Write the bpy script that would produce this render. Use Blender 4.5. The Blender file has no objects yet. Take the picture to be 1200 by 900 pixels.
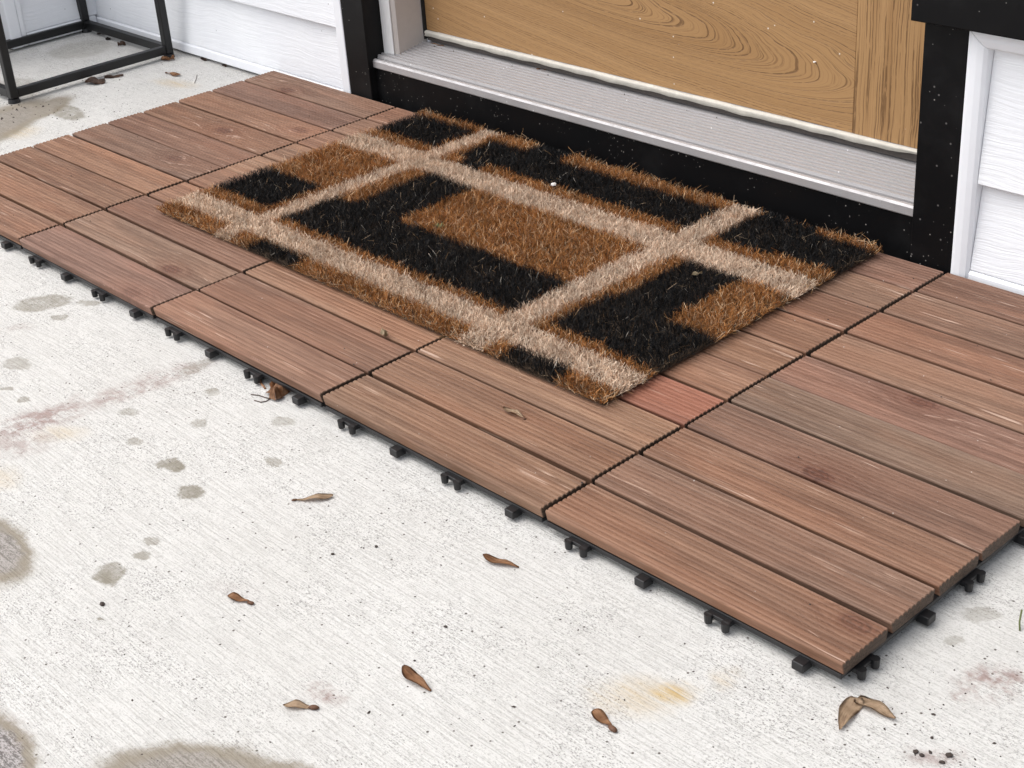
import bpy, bmesh, math, random
import numpy as np
from mathutils import Vector, Matrix

sc = bpy.context.scene
C = sc.collection
rng = random.Random(7)
nr = np.random.default_rng(11)
G = -0.024            # concrete level; z = 0 is the top of the deck boards

# ------------------------------------------------------------------ camera
cam_d = bpy.data.cameras.new("camera")
cam_o = bpy.data.objects.new("camera", cam_d)
C.objects.link(cam_o)
CAM = (1.98867, -0.72169, 0.70261)
YAW, PITCH, ROLL, FPX = -0.84464, 0.49942, 0.07274, 1816.2
cy, sy, cp, sp = math.cos(YAW), math.sin(YAW), math.cos(PITCH), math.sin(PITCH)
fw = Vector((sy * cp, cy * cp, -sp))
rt = Vector((cy, -sy, 0))
dn = fw.cross(rt)
cr, sr = math.cos(ROLL), math.sin(ROLL)
rt, dn = cr * rt + sr * dn, -sr * rt + cr * dn
m = Matrix((rt, -dn, -fw)).transposed().to_4x4()
m.translation = Vector(CAM)
cam_o.matrix_world = m
cam_d.sensor_width = 36
cam_d.lens = FPX / 1200 * 36
cam_d.clip_start = 0.02
cam_d.clip_end = 500
sc.camera = cam_o

def ground_pt(px, py, z=G):
    """where a point of the photograph (1200 x 900) lies in the place, at height z"""
    d = rt * ((px - 600) / FPX) + dn * ((py - 450) / FPX) + fw
    t = (z - CAM[2]) / d.z
    return Vector(CAM) + d * t

def door_pt(px, py, y):
    d = rt * ((px - 600) / FPX) + dn * ((py - 450) / FPX) + fw
    t = (y - CAM[1]) / d.y
    return Vector(CAM) + d * t

# ------------------------------------------------------------------ light
SUN_EL, SUN_AZ = math.radians(60), math.radians(226)   # azimuth clockwise from +y
w = bpy.data.worlds.new("World")
sc.world = w
w.use_nodes = True
nt = w.node_tree
bg = nt.nodes["Background"]
sky = nt.nodes.new("ShaderNodeTexSky")
sky.sky_type = 'NISHITA'
sky.sun_disc = False
sky.sun_elevation = SUN_EL
sky.sun_rotation = SUN_AZ
sky.air_density = 1.0
sky.dust_density = 3.0
hs = nt.nodes.new("ShaderNodeHueSaturation")
hs.inputs["Saturation"].default_value = 0.35
nt.links.new(sky.outputs[0], hs.inputs["Color"])
nt.links.new(hs.outputs[0], bg.inputs["Color"])
bg.inputs["Strength"].default_value = 0.15
sd = bpy.data.lights.new("sun", 'SUN')
so = bpy.data.objects.new("sun", sd)
C.objects.link(so)
sd.energy = 1.1
sd.angle = math.radians(75)
sd.color = (1.0, 0.97, 0.93)
sdir = Vector((math.sin(SUN_AZ) * math.cos(SUN_EL), math.cos(SUN_AZ) * math.cos(SUN_EL), math.sin(SUN_EL)))
so.rotation_euler = sdir.to_track_quat('Z', 'Y').to_euler()
vs = sc.view_settings
vs.view_transform = 'Standard'
vs.look = 'None'
vs.gamma = 1
vs.use_curve_mapping = False
vs.exposure = 0.80

# ------------------------------------------------------------------ node helper
class NT:
    def __init__(s, name):
        s.m = bpy.data.materials.new(name)
        s.m.use_nodes = True
        s.t = s.m.node_tree
        s.b = s.t.nodes["Principled BSDF"]
    def n(s, typ, **kw):
        n = s.t.nodes.new(typ)
        for k, v in kw.items(): setattr(n, k, v)
        return n
    def put(s, sock, v):
        if isinstance(v, bpy.types.NodeSocket): s.t.links.new(v, sock)
        elif v is not None:
            if hasattr(sock.default_value, '__len__') and not hasattr(v, '__len__'): v = [v] * len(sock.default_value)
            if sock.type == 'RGBA' and len(v) == 3: v = (*v, 1)
            sock.default_value = v
    def math(s, op, a, b=None, c=None, clamp=False):
        n = s.n("ShaderNodeMath", operation=op, use_clamp=clamp)
        for i, v in enumerate((a, b, c)):
            if v is not None: s.put(n.inputs[i], v)
        return n.outputs[0]
    def vm(s, op, a, b=None):
        n = s.n("ShaderNodeVectorMath", operation=op)
        s.put(n.inputs[0], a)
        if b is not None: s.put(n.inputs[1], b)
        return n.outputs["Value"] if op in ('LENGTH', 'DISTANCE', 'DOT_PRODUCT') else n.outputs[0]
    def obj(s): return s.n("ShaderNodeTexCoord").outputs["Object"]
    def sep(s, v):
        n = s.n("ShaderNodeSeparateXYZ"); s.put(n.inputs[0], v); return n.outputs
    def comb(s, x, y, z):
        n = s.n("ShaderNodeCombineXYZ")
        for i, v in enumerate((x, y, z)): s.put(n.inputs[i], v)
        return n.outputs[0]
    def noise(s, v, scale, detail=3, rough=0.5, dist=0, col=False):
        n = s.n("ShaderNodeTexNoise"); s.put(n.inputs["Vector"], v)
        n.inputs["Scale"].default_value = scale; n.inputs["Detail"].default_value = detail
        n.inputs["Roughness"].default_value = rough; n.inputs["Distortion"].default_value = dist
        return n.outputs["Color" if col else "Fac"]
    def vor(s, v, scale, feature='F1'):
        n = s.n("ShaderNodeTexVoronoi", feature=feature); s.put(n.inputs["Vector"], v)
        n.inputs["Scale"].default_value = scale; return n.outputs
    def rng(s, v, a, b, c=0.0, d=1.0, smooth=True):
        n = s.n("ShaderNodeMapRange", interpolation_type='SMOOTHSTEP' if smooth else 'LINEAR', clamp=True)
        for i, x in enumerate((v, a, b, c, d)): s.put(n.inputs[i], x)
        return n.outputs[0]
    def mix(s, f, a, b, mode='MIX'):
        n = s.n("ShaderNodeMix", data_type='RGBA', blend_type=mode); s.put(n.inputs[0], f)
        s.put(n.inputs[6], a); s.put(n.inputs[7], b); return n.outputs[2]
    def bump(s, h, strength=0.5, dist=0.001, nrm=None):
        n = s.n("ShaderNodeBump"); n.inputs["Strength"].default_value = strength
        n.inputs["Distance"].default_value = dist; s.put(n.inputs["Height"], h)
        if nrm is not None: s.put(n.inputs["Normal"], nrm)
        return n.outputs[0]
    def out(s, col=None, rough=None, nrm=None, metal=None, spec=None):
        if col is not None: s.put(s.b.inputs["Base Color"], col)
        if rough is not None: s.put(s.b.inputs["Roughness"], rough)
        if nrm is not None: s.put(s.b.inputs["Normal"], nrm)
        if metal is not None: s.put(s.b.inputs["Metallic"], metal)
        if spec is not None: s.put(s.b.inputs["Specular IOR Level"], spec)
        return s.m

# ------------------------------------------------------------------ materials
def px_ellipse(px, py, rx, ry, ang=0.0):
    """an ellipse seen in the photograph, as centre, half axes and turn on the concrete"""
    c = ground_pt(px, py)
    e = 2.0
    jx = (ground_pt(px + e, py) - c) / e
    jy = (ground_pt(px, py + e) - c) / e
    J = np.array([[jx.x, jy.x], [jx.y, jy.y]])
    a = math.radians(ang)
    Rm = np.array([[math.cos(a), -math.sin(a)], [math.sin(a), math.cos(a)]])
    U, S, _ = np.linalg.svd(J @ Rm @ np.diag([rx, ry]))
    return c.x, c.y, S[0], S[1], math.atan2(U[1, 0], U[0, 0])

def mat_concrete():
    s = NT("concrete")
    P = s.obj()
    warp = s.vm('SCALE', s.vm('SUBTRACT', s.noise(P, 55, 6, 0.72, col=True), (0.5, 0.5, 0.5)))
    warp.node.inputs["Scale"].default_value = 0.024
    Pw = s.vm('ADD', P, warp)
    def group(lst, soft):
        acc = None
        for (px, py, rx, ry, ang, st) in lst:
            cx, cy_, a, b, th = px_ellipse(px, py, rx, ry, ang)
            mp = s.n("ShaderNodeMapping", vector_type='TEXTURE')
            mp.inputs["Location"].default_value = (cx, cy_, 0)
            mp.inputs["Rotation"].default_value = (0, 0, th)
            mp.inputs["Scale"].default_value = (a, b, 1000)
            s.put(mp.inputs["Vector"], Pw)
            d = s.vm('LENGTH', mp.outputs[0])
            v = s.rng(d, 1 + soft * .5, 1 - soft, 0.0, st)
            acc = v if acc is None else s.math('MAXIMUM', acc, v)
        return acc
    damp = group([(202,545,17,8,0,.9),(222,576,17,9,0,.85),(127,673,19,13,-10,.9),(177,634,9,6,0,.6),(167,651,12,6,0,.7),
        (151,483,12,5,0,.5),(235,496,11,5,0,.6),(332,494,15,6,0,.5),(320,541,10,7,0,.6),(249,460,10,5,0,.6),(158,518,11,5,0,.55),
        (68,371,10,4,0,.6),(20,427,18,8,0,.5),(7,456,8,3,0,.6),(28,468,6,3,0,.7),(103,355,14,4,0,.6),(50,355,36,9,-8,.7),(230,430,24,6,-20,.4),(555,463,1,1,0,0),
        (80,132,20,9,10,.75),(95,58,40,10,-8,.35),(20,103,30,12,0,.45),(1030,740,16,8,0,.2),(1150,720,24,9,0,.4),(1120,752,14,7,0,.4),
        (119,726,4,2,0,.8)], 0.24)
    pool = group([(-5,645,47,38,30,.8),(-15,885,60,52,25,.95),(215,905,112,37,-2,.75),(330,912,50,24,0,.6),(-10,150,90,20,-24,.7),(52,128,40,10,-22,.65)], 0.5)
    ochre = group([(785,812,30,15,0,1.0),(745,815,55,24,0,.5),(70,508,34,10,-5,.35),(20,155,26,8,-6,.5),(205,98,26,5,6,.5),(850,795,20,15,0,.3),(5,560,22,14,0,.3)], 0.85)
    purple = group([(45,492,70,14,-17,.8),(165,452,95,11,-19,.6),(20,520,50,16,-10,.5),(100,472,34,9,0,.35),(1160,800,46,22,0,.85),(1125,815,14,6,10,.9),(378,812,24,11,15,.95),
        (1095,886,40,12,0,.55),(275,690,40,10,10,.12),(20,385,22,5,-8,.3),(8,880,30,44,0,.5)], 0.6)
    base = s.mix(s.noise(P, 7, 5, 0.6), (.53, .515, .485), (.65, .642, .62))
    Q = s.sep(P)
    broomv = s.comb(s.math('MULTIPLY', Q[0], 20), s.math('MULTIPLY', s.math('ADD', Q[1], s.math('MULTIPLY', s.noise(P, 3, 2), .01)), 400), 0)
    broom = s.noise(broomv, 1.0, 4, 0.6)
    broomf = s.rng(s.math('ADD', s.math('MULTIPLY', broom, .7), s.math('MULTIPLY', s.noise(P, 90, 3, .7), .3)), .38, .56)
    base = s.mix(s.math('MULTIPLY', s.math('SUBTRACT', 1.0, broomf), .27), base, (.36, .345, .325))
    patch = s.rng(s.noise(P, 14, 4, 0.6), .42, .62)
    # fine pitting
    pit = s.noise(s.vm('MULTIPLY', P, (1, 1.7, 1)), 520, 3, 0.75)
    pitm = s.math('MULTIPLY', s.rng(pit, .53, .60), s.math('ADD', .45, s.math('MULTIPLY', patch, .5)))
    base = s.mix(s.math('MULTIPLY', pitm, .74), base, (.13, .12, .11))
    v = s.vor(P, 150)
    dot = s.math('MULTIPLY', s.rng(v["Distance"], .20, .10), s.rng(s.sep(v["Color"])[0], .86, .90))
    base = s.mix(dot, base, (.10, .085, .075))
    mott = s.noise(P, 60, 5, 0.7)
    base = s.mix(s.math('MULTIPLY', ochre, s.rng(s.noise(broomv, .5, 4, .7), .25, .62)), base, (.47, .335, .15))
    base = s.mix(s.math('MULTIPLY', purple, s.rng(mott, .36, .62)), base, (.26, .175, .155))
    base = s.mix(s.math('MULTIPLY', damp, s.rng(mott, .25, .60, .45, 1.0)), base, (.20, .178, .135))
    # old puddles: grey rim, grittier inside
    dark = s.mix(s.rng(s.math('ADD', pit, s.math('MULTIPLY', broomf, .12)), .50, .66), (.085, .075, .07), (.40, .37, .36))
    rim = s.mix(s.rng(pool, .55, .95), (.215, .18, .13), dark)
    base = s.mix(s.math('MULTIPLY', s.rng(pool, 0, .55), .85), base, rim)
    h = s.math('ADD', s.math('MULTIPLY', broomf, 1.0), s.math('MULTIPLY', pit, 1.2))
    return s.out(base, .85, s.bump(h, .45, .0012), spec=.25)

def mat_wood():
    s = NT("red_cedar_deck")
    P0 = s.obj()
    oi = s.n("ShaderNodeObjectInfo")
    at = s.n("ShaderNodeAttribute", attribute_type='OBJECT', attribute_name='knot')
    Q = s.sep(P0); K = s.sep(at.outputs["Vector"])
    dx = s.math('MULTIPLY', s.math('SUBTRACT', Q[0], K[0]), .55)
    dy = s.math('SUBTRACT', Q[1], K[1])
    d = s.math('SQRT', s.math('ADD', s.math('MULTIPLY', dx, dx), s.math('MULTIPLY', dy, dy)))
    near = s.math('EXPONENT', s.math('MULTIPLY', s.math('MULTIPLY', d, d), -2200))
    yw = s.math('SUBTRACT', Q[1], s.math('MULTIPLY', s.math('MULTIPLY', dy, near), 1.5))
    off = s.math('MULTIPLY', oi.outputs["Random"], 91.0)
    P = s.comb(s.math('ADD', Q[0], off), s.math('ADD', yw, s.math('MULTIPLY', off, .37)), s.math('ADD', Q[2], off))
    g1 = s.noise(s.vm('MULTIPLY', P, (4, 120, 80)), 1, 5, .62, .4)
    g2 = s.noise(s.vm('MULTIPLY', P, (34, 900, 600)), 1, 4, .7)
    g3 = s.noise(s.vm('MULTIPLY', P, (11, 330, 200)), 1, 4, .62)
    bl = s.noise(s.vm('MULTIPLY', P, (5, 26, 16)), 1, 3, .5)
    base = oi.outputs["Color"]
    c = s.mix(s.rng(g1, .38, .64), s.mix(1.0, base, (.67, .59, .54), 'MULTIPLY'), s.mix(1.0, base, (1.12, 1.10, 1.07), 'MULTIPLY'))
    c = s.mix(s.math('MULTIPLY', s.rng(g3, .50, .68), .42), c, s.mix(1.0, base, (.52, .42, .37), 'MULTIPLY'))
    c = s.mix(s.math('MULTIPLY', s.rng(bl, .46, .62), .5), c, s.mix(1.0, base, (1.14, .98, .88), 'MULTIPLY'))
    c = s.mix(s.math('MULTIPLY', s.rng(bl, .50, .28), .45), c, s.mix(1.0, base, (.84, .84, .85), 'MULTIPLY'))
    c = s.mix(s.math('MULTIPLY', s.rng(g2, .52, .68), .30), c, s.mix(1.0, base, (1.7, 1.72, 1.75), 'MULTIPLY'))
    c = s.mix(s.math('MULTIPLY', s.rng(g2, .48, .34), .42), c, s.mix(1.0, base, (.42, .35, .32), 'MULTIPLY'))
    # bare, splintered pale streaks
    sp1 = s.noise(s.vm('MULTIPLY', P, (13, 420, 260)), 1.0, 2, .5)
    spm = s.rng(s.noise(s.vm('MULTIPLY', P, (9, 26, 9)), 1, 2, .5), .56, .66)
    c = s.mix(s.math('MULTIPLY', s.math('MULTIPLY', s.rng(sp1, .60, .68), spm), .65), c, (.56, .40, .31))
    sp2 = s.noise(s.vm('MULTIPLY', P, (8, 520, 260)), 1.3, 1, .5)
    c = s.mix(s.math('MULTIPLY', s.rng(sp2, .74, .79), .55), c, (.58, .42, .33))
    # chalky dust
    v = s.vor(P, 220)
    c = s.mix(s.math('MULTIPLY', s.math('MULTIPLY', s.rng(v["Distance"], .17, .09), s.rng(s.sep(v["Color"])[1], .975, .985)), .6), c, (.62, .55, .5))
    # knot
    ring = s.math('SINE', s.math('MULTIPLY', s.math('ADD', d, s.math('MULTIPLY', s.noise(P, 160, 2), .006)), 1900))
    kc = s.mix(s.rng(ring, -.6, .8), (.028, .013, .009), (.125, .052, .034))
    c = s.mix(s.math('MULTIPLY', s.rng(s.math('ADD', d, s.math('MULTIPLY', s.math('SUBTRACT', s.noise(P, 220, 3, .7), .5), .010)), .0100, .0065), K[2]), c, kc)
    c = s.mix(s.math('MULTIPLY', s.math('MULTIPLY', near, K[2]), .65), c, s.mix(1.0, base, (.68, .46, .38), 'MULTIPLY'))
    nrm = s.n("ShaderNodeNewGeometry").outputs["Normal"]
    h = s.math('ADD', s.math('MULTIPLY', g2, .6), s.math('ADD', g3, s.math('MULTIPLY', s.noise(s.vm('MULTIPLY', P, (60, 300, 300)), 3, 3, .7), .35)))
    endf = s.rng(s.math('ABSOLUTE', s.sep(nrm)[0]), .6, .9)
    endc = s.mix(s.rng(s.noise(s.vm('MULTIPLY', P, (1, 1, 2.5)), 400, 3, .6), .35, .7), (.05, .032, .022), (.125, .085, .06))
    c = s.mix(endf, c, endc)
    return s.out(c, .62, s.bump(h, .6, .0007), spec=.32)

def mat_plain(name, col, rough=.6, metal=0, spec=.5, noise=0.0, bump=0.0, scale=300):
    s = NT(name)
    c = col
    P = s.obj()
    if noise:
        c = s.mix(s.noise(P, scale, 4, .6), tuple(x * (1 - noise) for x in col), tuple(min(1, x * (1 + noise)) for x in col))
    nrm = s.bump(s.noise(P, scale * 1.5, 3, .6), bump, .0006) if bump else None
    return s.out(c, rough, nrm, metal, spec)

def mat_black_paint(name, lo=.03, base=(.0028, .0028, .0033)):
    s = NT(name)
    P = s.obj()
    z = s.sep(P)[2]
    low = s.rng(z, .09, .0)
    v = s.vor(P, 330)
    n = s.rng(s.noise(P, 22, 3, .6), .48, .66)
    th = s.math('SUBTRACT', .985, s.math('MULTIPLY', s.math('MULTIPLY', low, n), .36))
    m1 = s.math('MULTIPLY', s.rng(s.math('ADD', v["Distance"], s.math('MULTIPLY', s.sep(v["Color"])[2], .18)), .34, .14), s.math('GREATER_THAN', s.sep(v["Color"])[0], th))
    v2 = s.vor(s.vm('ADD', P, (3, 7, 1)), 120)
    m2 = s.math('MULTIPLY', s.rng(v2["Distance"], .16, .08), s.math('GREATER_THAN', s.sep(v2["Color"])[1], .972))
    dust = s.math('MULTIPLY', s.rng(s.noise(P, 12, 5, .6), .5, .75), .02)
    c = s.mix(dust, base, (.3, .3, .3))
    c = s.mix(s.math('MULTIPLY', m1, .55), c, (.55, .52, .48))
    c = s.mix(s.math('MULTIPLY', m2, .22), c, (.5, .47, .45))
    return s.out(c, .45, s.bump(s.math('ADD', s.noise(P, 240, 3, .6), m1), .12, .0006), spec=.16)

def mat_siding(name, axis=0):
    s = NT(name)
    P = s.obj()
    Q = s.sep(P)
    u = Q[axis]
    zz = s.math('ADD', Q[2], s.math('MULTIPLY', s.noise(P, 7, 2, .5), .03))
    g = s.noise(s.comb(s.math('MULTIPLY', u, 9), s.math('MULTIPLY', zz, 240), 0), 1, 3, .55, .6)
    g = s.math('ADD', g, s.math('MULTIPLY', s.noise(s.comb(s.math('MULTIPLY', u, 30), s.math('MULTIPLY', zz, 640), 0), 1, 2, .6), .5))
    v = s.vor(P, 60)
    m1 = s.math('MULTIPLY', s.rng(v["Distance"], .10, .05), s.math('GREATER_THAN', s.sep(v["Color"])[0], .90))
    c = s.mix(s.rng(s.noise(P, 6, 4, .6), .35, .7), (.76, .77, .795), (.81, .82, .835))
    c = s.mix(s.math('MULTIPLY', m1, .8), c, (.12, .11, .10))
    low = s.math('MULTIPLY', s.rng(Q[2], .03, -.02), s.rng(s.noise(P, 40, 4, .6), .5, .75))
    c = s.mix(s.math('MULTIPLY', low, .25), c, (.45, .43, .40))
    return s.out(c, .55, s.bump(s.rng(g, .5, 1.0), .3, .0013), spec=.35)

def mat_door(name, vertical):
    s = NT(name)
    P = s.obj()
    Q = s.sep(P)
    if vertical:
        x = s.math('ADD', Q[0], s.math('MULTIPLY', s.noise(s.vm('MULTIPLY', P, (3, 1, 5)), 2, 3), .012))
        a = s.noise(s.comb(s.math('MULTIPLY', x, 420), 0, s.math('MULTIPLY', Q[2], 5)), 1, 2, .5)
        b = s.noise(s.comb(s.math('MULTIPLY', x, 620), 4, s.math('MULTIPLY', Q[2], 60)), 1, 3, .6)
        line = s.math('MULTIPLY', s.rng(a, .53, .60), s.rng(b, .34, .50))
        lum = s.noise(s.comb(s.math('MULTIPLY', x, 60), 0, s.math('MULTIPLY', Q[2], 2)), 1, 2)
    else:
        nz = s.math('MULTIPLY', s.math('SUBTRACT', s.noise(s.vm('MULTIPLY', P, (5, 1, 14)), 1, 3, .5), .5), .045)
        zc = s.math('SUBTRACT', .198, s.math('MULTIPLY', s.math('SUBTRACT', Q[0], .58), .13))
        dz = s.math('ADD', s.math('SUBTRACT', Q[2], zc), s.math('MULTIPLY', nz, .5))
        dxx = s.math('MULTIPLY', s.math('SUBTRACT', Q[0], .56), .125)
        r = s.math('ADD', s.math('SQRT', s.math('ADD', s.math('MULTIPLY', dz, dz), s.math('MULTIPLY', dxx, dxx))), s.math('MULTIPLY', nz, .25))
        ln = s.noise(s.comb(s.math('MULTIPLY', r, 720), 0, 0), 1, 3, .6)
        b = s.noise(s.comb(s.math('MULTIPLY', Q[0], 100), 0, s.math('MULTIPLY', r, 1500)), 1, 3, .6)
        line = s.math('MULTIPLY', s.rng(ln, .53, .60), s.rng(b, .38, .54))
        lum = s.noise(s.comb(0, 0, s.math('MULTIPLY', r, 40)), 1, 2)
    c = s.mix(s.rng(lum, .3, .7), (.335, .188, .078), (.405, .238, .105))
    fine = s.math('MULTIPLY', s.rng(s.noise(s.comb(0, 0, s.math('MULTIPLY', x if vertical else r, 1500)), 1, 2, .6), .50, .62), s.rng(b, .30, .55))
    c = s.mix(s.math('MULTIPLY', fine, .62), c, (.17, .085, .035))
    c = s.mix(s.math('MULTIPLY', line, .72), c, (.105, .050, .019))
    v = s.vor(P, 110)
    m1 = s.math('MULTIPLY', s.rng(v["Distance"], .14, .07), s.math('GREATER_THAN', s.sep(v["Color"])[0], .93))
    c = s.mix(s.math('MULTIPLY', m1, .8), c, (.85, .82, .75))
    return s.out(c, .48, s.bump(s.math('SUBTRACT', 1.0, line), .5, .0006), spec=.35)

def mat_alu():
    s = NT("aluminium")
    P = s.obj()
    n = s.noise(s.vm('MULTIPLY', P, (4, 60, 40)), 1, 4, .6)
    blot = s.rng(s.noise(P, 35, 5, .65), .35, .7)
    c = s.mix(n, (.48, .465, .465), (.55, .53, .53))
    c = s.mix(s.math('MULTIPLY', blot, .3), c, (.30, .285, .28))
    v = s.vor(P, 140)
    m1 = s.math('MULTIPLY', s.rng(v["Distance"], .18, .08), s.math('GREATER_THAN', s.sep(v["Color"])[0], .95))
    c = s.mix(m1, c, (.8, .8, .8))
    return s.out(c, s.rng(blot, 0, 1, .42, .6), None, metal=.55)

def mat_fibre():
    s = NT("coir_fibre")
    a = s.n("ShaderNodeAttribute", attribute_type='GEOMETRY', attribute_name='tone')
    return s.out(a.outputs["Color"], .6, spec=.2)

def mat_leaf(name, c0, c1, dark):
    s = NT(name)
    P = s.obj()
    vein = s.noise(s.vm('MULTIPLY', P, (60, 700, 60)), 1, 3, .6, .5)
    c = s.mix(s.rng(s.noise(P, 160, 4, .6), .3, .7), c0, c1)
    c = s.mix(s.math('MULTIPLY', s.rng(vein, .5, .7), .6), c, dark)
    return s.out(c, .6, s.bump(vein, .5, .0006), spec=.3)

def mat_stone():
    s = NT("grey_stone")
    P = s.obj()
    c = s.mix(s.rng(s.noise(P, 170, 5, .75), .38, .62), (.10, .095, .09), (.38, .36, .34))
    return s.out(c, .85, s.bump(s.noise(P, 120, 5, .7), .8, .004))

M = dict(conc=mat_concrete(), wood=mat_wood(), alu=mat_alu(), fibre=mat_fibre(),
    plastic=mat_plain("black_plastic", (.0075, .0075, .0085), .42, noise=.3, bump=.1),
    black=mat_black_paint("black_gloss_paint"),
    postp=mat_black_paint("black_post_paint", base=(.0062, .0058, .0060)),
    sidx=mat_siding("white_siding", 0), sidy=mat_siding("white_side_siding", 1),
    trim=mat_plain("white_vinyl", (.80, .81, .835), .4, noise=.03, bump=.03, scale=60),
    jamb=mat_plain("beige_jamb_paint", (.50, .455, .42), .5, noise=.06, bump=.05, scale=120),
    jambw=mat_plain("white_casing_paint", (.72, .715, .71), .45, noise=.05, scale=90),
    sweep=mat_plain("weathered_cream_vinyl", (.55, .52, .455), .6, noise=.30, bump=.2, scale=60),
    rubber=mat_plain("grey_rubber", (.075, .062, .055), .7, noise=.4, bump=.2, scale=200),
    dark=mat_plain("dark_gap", (.012, .011, .010), .9),
    railh=mat_door("oak_grain_rail", False), railv=mat_door("oak_grain_stile", True),
    iron=mat_plain("black_iron", (.0035, .0035, .004), .45, noise=.4, bump=.15, scale=160),
    backing=mat_plain("mat_backing", (.05, .03, .015), .9, noise=.4, bump=.4),
    samara=mat_leaf("dry_brown_wing", (.26, .125, .060), (.42, .235, .125), (.12, .055, .028)),
    samp=mat_leaf("pale_dry_wing", (.40, .28, .18), (.55, .41, .28), (.20, .12, .07)),
    seed=mat_leaf("dark_seed_case", (.085, .04, .022), (.16, .08, .045), (.03, .015, .01)),
    leafd=mat_leaf("dark_dry_leaf", (.06, .038, .028), (.17, .10, .07), (.03, .02, .015)),
    leafo=mat_leaf("orange_dry_leaf", (.22, .10, .045), (.36, .20, .11), (.10, .05, .03)),
    tan=mat_leaf("tan_leaf", (.36, .28, .17), (.52, .42, .28), (.22, .15, .08)),
    grit=mat_plain("dark_grit", (.045, .032, .026), .85, noise=.5),
    chip=mat_plain("white_chip", (.75, .73, .70), .6),
    green=mat_plain("green_stem", (.10, .12, .035), .6, noise=.3),
    twig=mat_plain("dry_twig", (.07, .045, .032), .7, noise=.3),
    stone=mat_stone())

# ------------------------------------------------------------------ object helpers
def link(name, me, mat, parent=None, loc=(0, 0, 0), rot=(0, 0, 0)):
    o = bpy.data.objects.new(name, me)
    if mat is not None and not me.materials: me.materials.append(mat)
    C.objects.link(o)
    o.parent = parent
    o.location = loc
    o.rotation_euler = rot
    return o

def thing(name, label, cat, loc=(0, 0, 0), rot=(0, 0, 0), group=None):
    o = bpy.data.objects.new(name, None)
    o.empty_display_size = .05
    C.objects.link(o)
    o.location = loc
    o.rotation_euler = rot
    return tag(o, label, cat, group)

def tag(o, label, cat, group=None):
    o['label'] = label
    o['category'] = cat
    if group: o['group'] = group
    return o

def add_box(bm, x0, x1, y0, y1, z0, z1, bev=0.0):
    r = bmesh.ops.create_cube(bm, size=1)
    vs_ = r['verts']
    for v in vs_:
        v.co = Vector(((x0 + x1) / 2 + v.co.x * (x1 - x0), (y0 + y1) / 2 + v.co.y * (y1 - y0), (z0 + z1) / 2 + v.co.z * (z1 - z0)))
    if bev:
        es = {e for v in vs_ for e in v.link_edges}
        bmesh.ops.bevel(bm, geom=list(es), offset=bev, segments=2, affect='EDGES', profile=.5)

def me_from(bm, name, smooth=False):
    me = bpy.data.meshes.new(name)
    bm.normal_update()
    bm.to_mesh(me)
    bm.free()
    if smooth:
        for p in me.polygons: p.use_smooth = True
    return me

def box(name, dims, mat, parent=None, bev=0.0008):
    bm = bmesh.new()
    add_box(bm, *dims, bev)
    return link(name, me_from(bm, name), mat, parent)

def extrude_profile(name, prof, a0, a1, axis='x'):
    """closed profile (u, z) swept along an axis; 'x': u is y; 'y': u is x"""
    n = len(prof)
    vs_ = []
    for a in (a0, a1):
        for u, z in prof: vs_.append((a, u, z) if axis == 'x' else (u, a, z))
    fs = [(i, (i + 1) % n, n + (i + 1) % n, n + i) for i in range(n)]
    fs += [tuple(reversed(range(n))), tuple(range(n, 2 * n))]
    me = bpy.data.meshes.new(name)
    me.from_pydata(vs_, [], fs)
    bm = bmesh.new(); bm.from_mesh(me)
    bmesh.ops.recalc_face_normals(bm, faces=bm.faces)
    bm.to_mesh(me); bm.free()
    return me

# ------------------------------------------------------------------ ground
bm = bmesh.new()
vs_ = [bm.verts.new(p) for p in ((-30, -40, G), (40, -40, G), (40, 30, G), (-30, 30, G))]
bm.faces.new(vs_)
g = link("ground", me_from(bm, "ground"), M['conc'])
g['kind'] = 'structure'
g['label'] = 'pale broom-finished concrete with damp spots and rust stains'

# ------------------------------------------------------------------ house walls
def course_profile(front, z0, z1, sgn=1, drip=True):
    """clapboard course: bottom edge stands proud, top runs back under the next; sgn: direction into the wall"""
    t = .011
    return [(front + sgn * .0165, z0), (front + sgn * .0015, z0), (front, z0 + .0015), (front + sgn * .0002, z0 + .004), (front + sgn * t, z1 + .001), (front + sgn * .0165, z1 + .001)]

def siding_wall(label, x0, x1, z_list, front=.605, zt=2.45):
    t = thing("siding_wall", label, "wall", ((x0 + x1) / 2, front, G))
    inv = Matrix.Translation(-Vector(t.location))
    back = box("wall_sheathing", (x0, x1, front + .017, front + .12, G + .004, zt), M['jambw'], t)
    back.matrix_parent_inverse = inv
    for a, b in zip(z_list[:-1], z_list[1:]):
        o = link("siding_board", extrude_profile("siding_board", course_profile(front, a, b), x0, x1), M['sidx'], t)
        o.matrix_parent_inverse = inv
    return t, inv

zl = [-.0195, -.0035]
zs = [-.0035 + 0.0] + [.0900 + .115 * i for i in range(21)]
wl, inv = siding_wall("white lapped siding wall left of the black door post, behind the stand and deck", -.5590, .171, zs, zt=2.4)
o = link("starter_strip", extrude_profile("starter_strip", [(.6035, -.0190), (.6020, -.0175), (.6025, -.006), (.6050, -.0035), (.618, -.0035), (.618, -.0190)], -.5588, .171), M['trim'], wl)
o.matrix_parent_inverse = inv
o = box("edge_channel", (.1713, .1895, .5995, .622, -.019, 2.4), M['trim'], wl, .0015); o.matrix_parent_inverse = inv

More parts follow.
